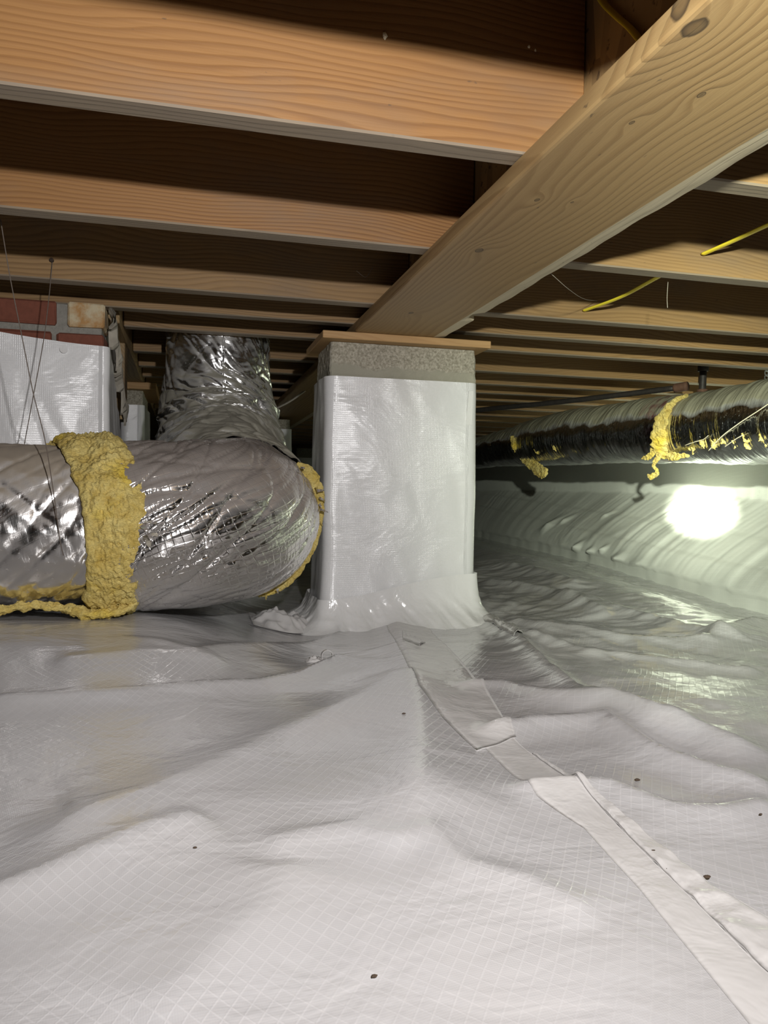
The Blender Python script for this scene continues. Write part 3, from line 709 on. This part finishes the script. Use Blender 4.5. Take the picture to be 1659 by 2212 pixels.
# crumpled band hiding the torn edge: yellow glass wool ring
def wool(name, edges, R0, thick, axis_y, axis_z, n=90, na=520, amp=0.010, parent=d1, seed=0.):
    """edges: list of (angle_deg from top toward the viewer, x0, x1)"""
    E = np.array(edges, float)
    A = np.linspace(0, 2*math.pi, na, endpoint=False); s = np.linspace(0, 1, n)
    Sg, Ag = np.meshgrid(s, A, indexing='ij')
    deg = np.degrees(Ag); x0 = np.interp(deg, E[:, 0], E[:, 1], period=360); x1 = np.interp(deg, E[:, 0], E[:, 2], period=360)
    jag = 0.006*fbm(Ag*5+seed, 0*Ag, 2.2, 4); jag2 = 0.006*fbm(Ag*5+seed, 0*Ag+7, 1.2, 4)
    X = (x0+jag)*(1-Sg)+(x1+jag2)*Sg
    pf = (np.sin(Sg*math.pi)**0.35)
    c, s_ = np.cos(Ag)*R0, np.sin(Ag)*R0
    dn = 1.3*amp*(fbm(X*16+seed, c*12, s_*12, 5, 0.6)+0.15) + amp*0.55*np.abs(noise(X*45, c*45, s_*45)) + 0.0035*noise(X*160, c*160, s_*160)+0.002*noise(X*330, c*330, s_*330)
    Rr = R0 - 0.006 + (thick+dn)*pf
    V = np.stack([X, axis_y - Rr*np.sin(Ag), axis_z + Rr*np.cos(Ag)], -1).reshape(-1, 3)
    return mk(name, V, gridf(n, na, True), M_ins, parent, False)
xl = lambda px, py, Y: onY(px, py, Y).x
wool('insulation_band', [(0, xl(112,955,1.66), xl(255,960,1.66)), (45, xl(150,1020,1.53), xl(300,1040,1.53)), (80, xl(180,1120,1.49), xl(322,1120,1.49)), (110, xl(190,1200,1.50), xl(300,1200,1.50)), (135, xl(183,1270,1.54), xl(305,1260,1.54)), (180, -.19, -.10), (270, -.2, -.1)], 0.171, 0.014, 1.65, zd)
# wool tongue lying along the underside, running left
def wool_strip(name, P, w, th, parent, mat=M_ins, nl=160, nw=26, amp=0.006, seed=0., up=(0, 0, 1), fray=0.0):
    """flattened closed tube following P (x,y,z,half width)"""
    R, s = catmull(P, nl); C = R[:, :3]; hw = R[:, 3]; T, N, B = frames(C, up)
    a = np.linspace(0, 2*math.pi, nw*2, endpoint=False); Sg, A = np.meshgrid(s, a, indexing='ij')
    W = hw[:, None]*(1+0.25*fbm(Sg*30+seed, np.sign(np.cos(A))*3, 1.0, 3))
    c3 = C[:, None, :] + (W*np.cos(A))[..., None]*B[:, None, :] + (th*np.sin(A))[..., None]*N[:, None, :]
    q = noise(c3[..., 0]*70+seed, c3[..., 1]*70, c3[..., 2]*70)*amp + noise(c3[..., 0]*180, c3[..., 1]*180, c3[..., 2]*180)*amp*0.5
    c3 = c3 + q[..., None]*(np.sin(A)[..., None]*N[:, None, :] + 0.5*np.cos(A)[..., None]*B[:, None, :])
    F = gridf(nl, nw*2, True).tolist(); F.append(list(range(nw*2))[::-1]); F.append([(nl-1)*nw*2+k for k in range(nw*2)])
    return mk(name, c3.reshape(-1, 3), F, mat, parent, False)
P = [onY(-60, 1322, 1.53), onY(0, 1318, 1.55), onY(60, 1308, 1.56), onY(130, 1312, 1.56), onY(190, 1322, 1.56), onY(240, 1320, 1.57)]
wool_strip('insulation_tongue', [(*p, w) for p, w in zip(P, (.014, .014, .018, .022, .026, .015))], 0, 0.007, d1, seed=2.)
P = [onY(150, 1318, 1.55), onY(205, 1326, 1.54), onY(260, 1318, 1.55), onY(300, 1290, 1.57)]
wool_strip('insulation_tongue', [(*p, w) for p, w in zip(P, (.012, .02, .02, .01))], 0, 0.009, d1, seed=5.)
# wool flap lifting off the top of the duct
P = [onY(106, 968, 1.66), onY(130, 957, 1.66), onY(165, 956, 1.65), onY(215, 962, 1.63)]
wool_strip('insulation_flap', [(*p, w) for p, w in zip(P, (.012, .03, .035, .03))], 0, 0.008, d1, seed=8.)
# torn rim where the wrap ends at the bend: wool edge + foil tatters
rim = [(640,1003),(662,1018),(683,1048),(690,1085),(686,1130),(676,1175),(656,1215),(628,1250),(590,1274),(545,1284)]
P = [onY(a, b, 1.765) for a, b in rim]
wool_strip('insulation_rim', [(*p, w) for p, w in zip(P, (.008,.015,.014,.012,.011,.010,.009,.009,.010,.007))], 0, 0.006, d1, seed=3., up=(0, 1, 0), nl=200)
def shard(px, py, Y, L, W, ang, parent, mat, name='foil_tatter', seed=0):
    q = onY(px, py, Y); rs = random.Random(seed); V = []; n_ = 6
    for d_ in (0.0, 0.0012):
        for i in range(n_):
            u = i/(n_-1); wv = W*(1-0.7*u)*(1+rs.uniform(-.3, .3)) if d_ == 0 else None
            if d_ == 0: shard.w = getattr(shard, 'w', {}); shard.w[i] = (wv, rs.uniform(-.006, .006))
            wv, off = shard.w[i]
            for sgn in (-1, 1):
                V.append((q.x+math.cos(ang)*L*u-math.sin(ang)*wv*sgn/2, q.y+off+d_+(0.004*sgn), q.z+math.sin(ang)*L*u+math.cos(ang)*wv*sgn/2))
    F = []; m = n_*2
    for i in range(n_-1):
        a_ = 2*i; F += [[a_, a_+2, a_+3, a_+1], [m+a_+1, m+a_+3, m+a_+2, m+a_], [a_, a_+1, m+a_+1, m+a_][::-1] if i == 0 else [a_, m+a_, m+a_+2, a_+2], [a_+1, a_+3, m+a_+3, m+a_+1]]
    return mk(name, V, F, mat, parent)
random.seed(9)
for i, (px, py) in enumerate([(684,1052),(690,1075),(692,1100),(688,1125),(684,1060),(600,1272),(560,1284),(548,1280),(650,1010),(575,1280),(690,1088)]):
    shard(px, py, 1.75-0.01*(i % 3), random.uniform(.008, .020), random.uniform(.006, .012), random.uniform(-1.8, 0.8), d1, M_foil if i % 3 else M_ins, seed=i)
# tatters at the right border of the band
for i, (px, py) in enumerate([(316,1120),(322,1140),(318,1160),(308,1130),(326,1150)]):
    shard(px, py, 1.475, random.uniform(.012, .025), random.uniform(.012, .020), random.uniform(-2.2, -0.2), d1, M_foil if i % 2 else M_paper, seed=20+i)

# ------------------------------------------------------------------ right air duct
d2 = empty('air_duct', (1.66, 3.0, ZC+.1), 'long foil duct hung under the joists along the right wall, with torn yellow patches', 'duct')
tube('foil_sleeve', [(1.69,.6,ZC+.245,.125),(1.69,1.3,ZC+.24,.125),(1.69,1.94,ZC+.233,.122),(1.667,2.41,ZC+.247,.113),(1.635,2.99,ZC+.262,.116),(1.63,3.40,ZC+.262,.108),(1.636,3.75,ZC+.257,.092),(1.65,4.22,ZC+.253,.085),(1.66,5.4,ZC+.27,.085),(1.66,8.8,ZC+.28,.085)], 760, 120, M_foil_dark, d2,
     lambda S_, A, R, C: 0.004*ridged(S_*11, np.cos(A)*.7, np.sin(A)*.7, 3)+0.006*noise(S_*3.5, np.cos(A)*1.0, np.sin(A)*1.0)+0.0005*np.sin(S_*150+3*noise(S_*6, A)), caps=True)
def q_on(px, py, dx=0.0, R=.117):
    # nearest point of the duct's visible flank for that pixel
    d = ray(px, py).normalized(); best = None
    for X0 in np.linspace(1.48, 1.72, 60):
        p = Vector((0, 0, ZC)) + d*(X0/d.x)
        cz = ZC + float(np.interp(p.y, [1.3,1.94,2.41,2.99,3.4,3.75,4.22], [.24,.233,.247,.262,.262,.257,.253])); cx = float(np.interp(p.y, [1.3,1.94,2.41,2.99,3.4,3.75,4.22], [1.69,1.69,1.667,1.635,1.63,1.636,1.65])); rr = float(np.interp(p.y, [1.3,1.94,2.41,2.99,3.4,3.75,4.22], [.125,.122,.113,.116,.108,.092,.085]))
        e = math.hypot(p.x-cx, p.z-cz)-rr
        if best is None or abs(e) < best[0]: best = (abs(e), p)
        if e < 0.004: break
    return p if best[0] > 1 else best[1]
def patch(name, pts, th, seed, parent=d2, mat=M_ins, amp=.007):
    P = [(*(q_on(a, b) if not fr_ else onX(a, b, 1.56)), w_) for a, b, w_, fr_ in pts]
    return wool_strip(name, P, 0, th, parent, mat=mat, seed=seed, up=(-1, -0.5, 0), nl=120, amp=amp)
patch('insulation_patch', [(1484,855,.006,0),(1462,864,.010,0),(1442,890,.020,0),(1430,925,.034,0),(1434,955,.042,0),(1438,975,.036,0),(1440,986,.018,0)], 0.012, 1.)
patch('insulation_shred', [(1425,978,.012,1),(1420,990,.010,1),(1412,1005,.006,1),(1420,1020,.006,1),(1408,1030,.012,1),(1400,1026,.005,1)], 0.005, 2.)
patch('insulation_shred', [(1413,965,.012,0),(1408,982,.010,1),(1398,988,.009,1),(1387,990,.004,1)], 0.004, 3.)
patch('insulation_shred', [(1440,984,.012,0),(1460,986,.012,1),(1484,984,.005,1)], 0.005, 5.)
patch('insulation_shred', [(1107,945,.016,0),(1113,962,.022,0),(1128,985,.022,1),(1150,1005,.026,1),(1168,1018,.030,1),(1180,1022,.020,1)], 0.008, 7.)
for i, (px, py) in enumerate([(1490,968),(1520,962),(1545,965),(1568,955),(1590,962),(1612,950),(1618,965),(1650,948),(1655,960),(1500,972),(1160,975),(1200,968)]):
    patch('insulation_shred', [(px-9,py-8-i%3*3,.002,0),(px,py,.005+.003*(i%4),0),(px+5-i%5*2,py+6,.002,0)], 0.003, 10.+i, amp=.006)
def thread(name, P, r, mat, parent=None, n=40, na=8): return tube(name, [(*p, r) for p in P], n, na, mat, parent)
def pull(p, k=0.006): return p.lerp(Vector((0, 0, ZC)), k/1.5)
thread('loose_thread', [pull(q_on(a, b)) for a, b in [(1530,974),(1560,942),(1600,912),(1640,886),(1675,862)]], 0.0014, M_pale, d2)
thread('loose_thread', [pull(q_on(a, b)) for a, b in [(1566,965),(1590,948),(1604,940)]], 0.0012, M_pale, d2)
thread('loose_thread', [pull(q_on(a, b)) for a, b in [(1480,962),(1500,955),(1518,950),(1530,941)]], 0.0010, M_pale, d2)

# perforated hanger plate
hp = empty('hanger_strap', (1.88, 2.141, ZC+.29), 'perforated galvanised metal strap above the right duct at the picture edge', 'strap')
def perforated(x0, z0, z1, wd, y, nx, nz, r, th, parent):
    V = []; F = []; cw, ch = wd/nx, (z1-z0)/nz; K = 12
    for side in (0, 1):
        for i in range(nx):
            for j in range(nz):
                cx, cz = x0+cw*(i+.5), z0+ch*(j+.5); b0 = len(V); yy = y+side*th
                for k in range(K):
                    a = 2*math.pi*k/K; V.append((cx+r*math.cos(a), yy, cz+r*math.sin(a)))
                for k in range(K):
                    a = 2*math.pi*k/K; m = max(abs(math.cos(a)), abs(math.sin(a))); V.append((cx+cw/2*math.cos(a)/m, yy, cz+ch/2*math.sin(a)/m))
                for k in range(K):
                    f = [b0+k, b0+(k+1) % K, b0+K+(k+1) % K, b0+K+k]; F.append(f if side == 0 else f[::-1])
    h = len(V)//2
    for c in range(nx*nz):
        for k in range(K):
            a_, b_ = c*2*K+k, c*2*K+(k+1) % K; F.append([a_, h+a_, h+b_, b_])
    return mk('perforated_plate', V, F, M_steel, parent)
hq = onY(1656, 800, 2.145)
perforated(hq.x-0.011, ZC+.29, ZJ+0.044, 0.060, 2.1405, 4, 12, 0.0050, 0.0015, hp)

# ------------------------------------------------------------------ pipes at the right
pp = empty('iron_pipe', (1.5, 2.8, ZC+.38), 'black iron pipe slanting behind the middle pier to a rusty end above the right duct', 'pipe')
A_ = onY(1020, 887, 3.25); B_ = onY(1462, 838, 2.42); E_ = onY(1485, 834, 2.385)
far_ = A_ + (A_-B_)*0.6
thread('pipe_run', [far_, A_.lerp(far_, .3), A_, A_.lerp(B_, .5) + Vector((0, 0, -.004)), B_], 0.0105, M_black, pp, 60, 16)
thread('end_cap', [B_-(E_-B_)*0.2, B_, E_], 0.0165, M_rust, pp, 8, 14)
vp = empty('drain_stub', (1.85, 2.40, ZC+.40), 'short dark vertical pipe stub dropping from the joists above the right duct', 'pipe')
q1 = onY(1519, 802, 2.40); q2 = onY(1517, 845, 2.40)
thread('pipe_stub', [q1, q1.lerp(q2, .5), q2], 0.0125, M_black, vp, 12, 18)
thread('coupling', [Vector((q1.x, q1.y, ZTOP-0.01)), Vector((q1.x, q1.y, ZC+.5)), q1], 0.019, M_black, vp, 12, 18)
thread('foot_ring', [q2+Vector((0, 0, .006)), q2, q2-Vector((0, 0, .004))], 0.019, M_rust, vp, 6, 18)

# ------------------------------------------------------------------ yellow cables
def cable(pts, label, r=0.0042):
    R, s = catmull([tuple(p) for p in pts], 70); T, N, B = frames(R)
    a = np.linspace(0, 2*math.pi, 12, endpoint=False)
    V = (R[:, None, :] + (r*1.45*np.cos(a))[None, :, None]*B[:, None, :] + (r*0.7*np.sin(a))[None, :, None]*N[:, None, :]).reshape(-1, 3)
    F = gridf(70, 12, True).tolist(); F.append(list(range(12))[::-1]); F.append([69*12+k for k in range(12)])
    tag(mk('power_cable', V, F, M_yellow, None, True), label, 'cable')
cable([(.985,.925,ZC+.480), (.975,1.0,ZC+.474), onY(1659,486,1.115), onY(1585,520,1.195), onY(1519,549,1.272)], 'flat yellow cable crossing the bay to the second joist on the right')
cable([onY(1519,549,1.272)+Vector((0,.048,0)), onY(1415,602,1.42), onY(1340,642,1.55), onY(1262,671,1.677)], 'yellow cable between second and third joists on the right, sagging lower')
cable([onX(1292,-12,GX0-.007), onX(1310,14,GX0-.007), onX(1335,38,GX0-.006), onX(1362,62,GX0-.006), onX(1390,95,GX0-.006)], 'yellow cable in shadow on the girder above the flat beam, top of picture')

# ------------------------------------------------------------------ strings crossing at the left
def string(pts, label):
    tag(thread('string', pts, 0.0009, M_string, None, 60, 6), label, 'string')
a = onY(1, 470, 1.30); a.z = ZJ-0.001
string([onY(1,474,1.40), onY(22,600,1.43), onY(48,730,1.45), onY(72,850,1.46), onY(97,950,1.47), onY(118,1080,1.475), onY(130,1170,1.478), onY(137,1200,1.479)], 'thin brown string from the second joist down over the dusty duct')
string([onY(113,566,1.675), onY(106,640,1.672), onY(95,730,1.668), onY(73,850,1.664), onY(58,930,1.662), onY(51,968,1.655)], 'thin dark string from the nail down to the duct top, crossing the other one')
nl = empty('nail', onY(112, 563, 1.682), 'dark nail in the third joist at left, holding a string', 'nail')
q = onY(112, 563, 1.6815); disc('head', q, 0.0042, 0.006, M_dark, nl)
# cobweb strands hanging from timber
random.seed(3)
for i, (pts, lb) in enumerate([([(770,585,1.6),(790,598,1.62),(806,575,1.64)], 'pale cobweb strand below the second joist near the flat beam'),
    ([(1188,589,onX(1188,589,BX1+.001).y),(1225,622,1.35),(1260,645,1.5),(1290,650,1.679)], 'pale cobweb strand below the flat beam on the right'),
    ([(1443,609,1.30),(1441,645,1.30),(1442,665,1.30)], 'short hanging cobweb strand left of the knotty joist end'),
    ([(580,890,3.0),(625,868,3.0),(668,838,3.0)], 'dusty strand running from riser duct to the middle pier')]):
    tag(thread('cobweb', [onY(a, b, c) for a, b, c in pts], 0.0005 if i < 3 else 0.004, M_web, None, 24, 5), lb, 'cobweb')

# ------------------------------------------------------------------ tape over the floor seam
def drape(name, left, right, lift, mat, label, wr=0.0, nl=150, nw=18):
    Lp, Rp = np.array([onF(a, b, floor_z)[:2] for a, b in left]), np.array([onF(a, b, floor_z)[:2] for a, b in right])
    def rs(P):
        d = np.r_[0, np.cumsum(np.linalg.norm(np.diff(P, axis=0), axis=1))]; t = np.linspace(0, d[-1], nl); return np.stack([np.interp(t, d, P[:, 0]), np.interp(t, d, P[:, 1])], -1)
    Lp, Rp = rs(Lp), rs(Rp); u = np.linspace(0, 1, nw)[None, :, None]
    Q = Lp[:, None, :]*(1-u)+Rp[:, None, :]*u; X, Y = Q[..., 0], Q[..., 1]
    uu = u[..., 0]*np.ones((nl, 1)); Z = floor_z(X, Y)+0.0003+lift*np.clip(np.minimum(uu, 1-uu)*9, 0, 1)+wr*np.clip(ridged(X*14, Y*22, 3.0, 2), 0, 2)
    top = np.stack([X, Y, Z], -1).reshape(-1, 3); bot = top - np.array([0, 0, 0.0022]); n_ = nl*nw
    F = gridf(nl, nw).tolist(); F = [f[::-1] for f in F]; F += [[q+n_ for q in f[::-1]] for f in F]
    per = [i*nw for i in range(nl)] + [(nl-1)*nw+j for j in range(1, nw)] + [i*nw+nw-1 for i in range(nl-2, -1, -1)] + [j for j in range(nw-2, 0, -1)]
    for k in range(len(per)):
        a_, b_ = per[k], per[(k+1) % len(per)]; F.append([a_, b_, b_+n_, a_+n_])
    me = mk(name, np.vstack([top, bot]), F, mat, None, True); tag(me, label, 'tape'); return me
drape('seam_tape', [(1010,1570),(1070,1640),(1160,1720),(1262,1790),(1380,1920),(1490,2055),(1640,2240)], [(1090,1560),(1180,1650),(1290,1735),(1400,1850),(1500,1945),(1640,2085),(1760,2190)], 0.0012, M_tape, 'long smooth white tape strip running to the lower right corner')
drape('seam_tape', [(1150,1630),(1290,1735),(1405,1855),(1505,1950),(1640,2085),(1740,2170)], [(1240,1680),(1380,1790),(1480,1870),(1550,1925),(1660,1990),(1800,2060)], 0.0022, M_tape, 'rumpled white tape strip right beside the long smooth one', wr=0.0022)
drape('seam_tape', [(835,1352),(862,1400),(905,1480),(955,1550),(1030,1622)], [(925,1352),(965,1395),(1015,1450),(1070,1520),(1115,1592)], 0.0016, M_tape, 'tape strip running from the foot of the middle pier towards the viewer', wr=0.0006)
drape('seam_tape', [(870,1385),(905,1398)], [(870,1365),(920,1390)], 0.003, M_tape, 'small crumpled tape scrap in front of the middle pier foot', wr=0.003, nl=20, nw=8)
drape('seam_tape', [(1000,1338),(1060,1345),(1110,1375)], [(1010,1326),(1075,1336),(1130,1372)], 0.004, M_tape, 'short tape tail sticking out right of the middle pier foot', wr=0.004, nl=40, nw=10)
# crumpled liner heap left of the pier foot
cq = onZ(655, 1310, 0.01); th_ = []
nA, nB = 60, 60
Ug, Vg = np.meshgrid(np.linspace(-1, 1, nA), np.linspace(-1, 1, nB), indexing='ij')
Xc = 0.245+Ug*0.085; Yc = 1.93+Vg*0.075
Zc_ = floor_z(Xc, Yc)+0.002+(1-np.clip(np.hypot(Ug, Vg), 0, 1)**2)*(0.008+0.03*np.clip(ridged(Xc*22, Yc*22+Xc*9, 1.5, 2), 0, 2))
V = np.stack([Xc, Yc, Zc_], -1).reshape(-1, 3)
hp_ = mk('crumpled_liner', V, gridf(nA, nB)[:, ::-1], M_tape, None, False); tag(hp_, 'crumpled white liner offcut between the foil duct end and the pier foot', 'liner scrap')
# little tape curl
q = onF(697, 1428, floor_z)
tc = empty('tape_curl', q, 'small curled scrap of white tape lying alone left of the pier foot', 'tape scrap')
V = []; F = []; n_ = 30
for i in range(n_):
    a = i/(n_-1)*4.6; r = 0.009+0.0015*a/4
    for off in (0, .0009):
        for w_ in (0, .012): V.append((q.x+0.008+(r+off)*math.cos(a), q.y-0.006+w_*0.8, q.z+0.0105+(r+off)*math.sin(a)))
for i in range(n_-1):
    b = i*4; F += [[b, b+1, b+5, b+4], [b+2, b+6, b+7, b+3], [b, b+4, b+6, b+2], [b+1, b+3, b+7, b+5]]
F += [[0, 2, 3, 1], [4*n_-4, 4*n_-3, 4*n_-1, 4*n_-2]]
mk('curl', V, F, M_tape, tc)
Ug, Vg = np.meshgrid(np.linspace(-1, 1, 16), np.linspace(-1, 1, 12), indexing='ij')
V = np.stack([q.x-0.014+Ug*0.018, q.y-0.004+Vg*0.010, q.z+0.001+0.009*np.clip(ridged(Ug*1.7+4, Vg*1.7, 8., 2), 0, 1.5)*(1-np.maximum(np.abs(Ug), np.abs(Vg))**2)], -1).reshape(-1, 3)
mk('crumple', V, gridf(16, 12)[:, ::-1], M_tape, tc)

# specks of dirt on the liner
SP = [(808,2112,.0016,'brown crumb near the bottom centre of the floor'),(1411,1848,.0024,'dark crumb on the rumpled tape strip, the upper one'),(1527,1902,.0020,'dark crumb on the rumpled tape strip, the right one'),
      (421,1833,.0012,'lone dark crumb on the left floor folds'),(1376,1687,.0022,'dark crumb on the floor right of centre near the glints'),(872,1543,.0016,'dark crumb on the seam mound below the pier'),
      (1442,1884,.0010,'tiny crumb between the two dark ones on the tape'),(1643,1765,.0012,'tiny dark crumb by the right picture edge')]
for px, py, r, lb in SP:
    q = onF(px, py, floor_z)
    rs = random.Random(int(px)); V = []; nn_ = 8
    lift = 0.0024 if px > 1400 else 0.0004
    for j, (zz_, k_) in enumerate(((0, .7), (.35, 1.0), (.8, .8), (1.05, .35))):
        for i in range(nn_):
            a = 2*math.pi*i/nn_; rr = r*k_*(1+rs.uniform(-.2, .2)); V.append((q.x+1.6*rr*math.cos(a), q.y+rr*math.sin(a), q.z+lift+zz_*r))
    F = [[j*nn_+i, j*nn_+(i+1) % nn_, (j+1)*nn_+(i+1) % nn_, (j+1)*nn_+i] for j in range(3) for i in range(nn_)] + [list(range(nn_))[::-1], list(range(3*nn_, 4*nn_))]
    tag(mk('crumb', V, F, M_speck), lb, 'crumb')
# pale foam flecks stuck on the timber
FL = [(832,77,.892,.0030,'pale fleck on the shaded upper face of the nearest left joist'),(1143,100,.892,.0016,'left of two small pale flecks high on the nearest left joist'),(1157,108,.892,.0014,'right of two small pale flecks high on the nearest left joist')]
for px, py, Y, r, lb in FL:
    q = onY(px, py, Y-0.0008); rs = random.Random(px); V = []
    for j, (k_, dy) in enumerate(((1, .0), (.8, -.6), (.3, -1.0))):
        for i in range(8):
            a = 2*math.pi*i/8; rr = r*k_*(1+rs.uniform(-.3, .3)); V.append((q.x+rr*math.cos(a), Y-JT*0+dy*r, q.z+1.4*rr*math.sin(a)))
    F = [[j*8+i, j*8+(i+1) % 8, (j+1)*8+(i+1) % 8, (j+1)*8+i] for j in range(2) for i in range(8)] + [list(range(8))[::-1], list(range(16, 24))]
    tag(mk('fleck', V, F, M_pale), lb, 'fleck')
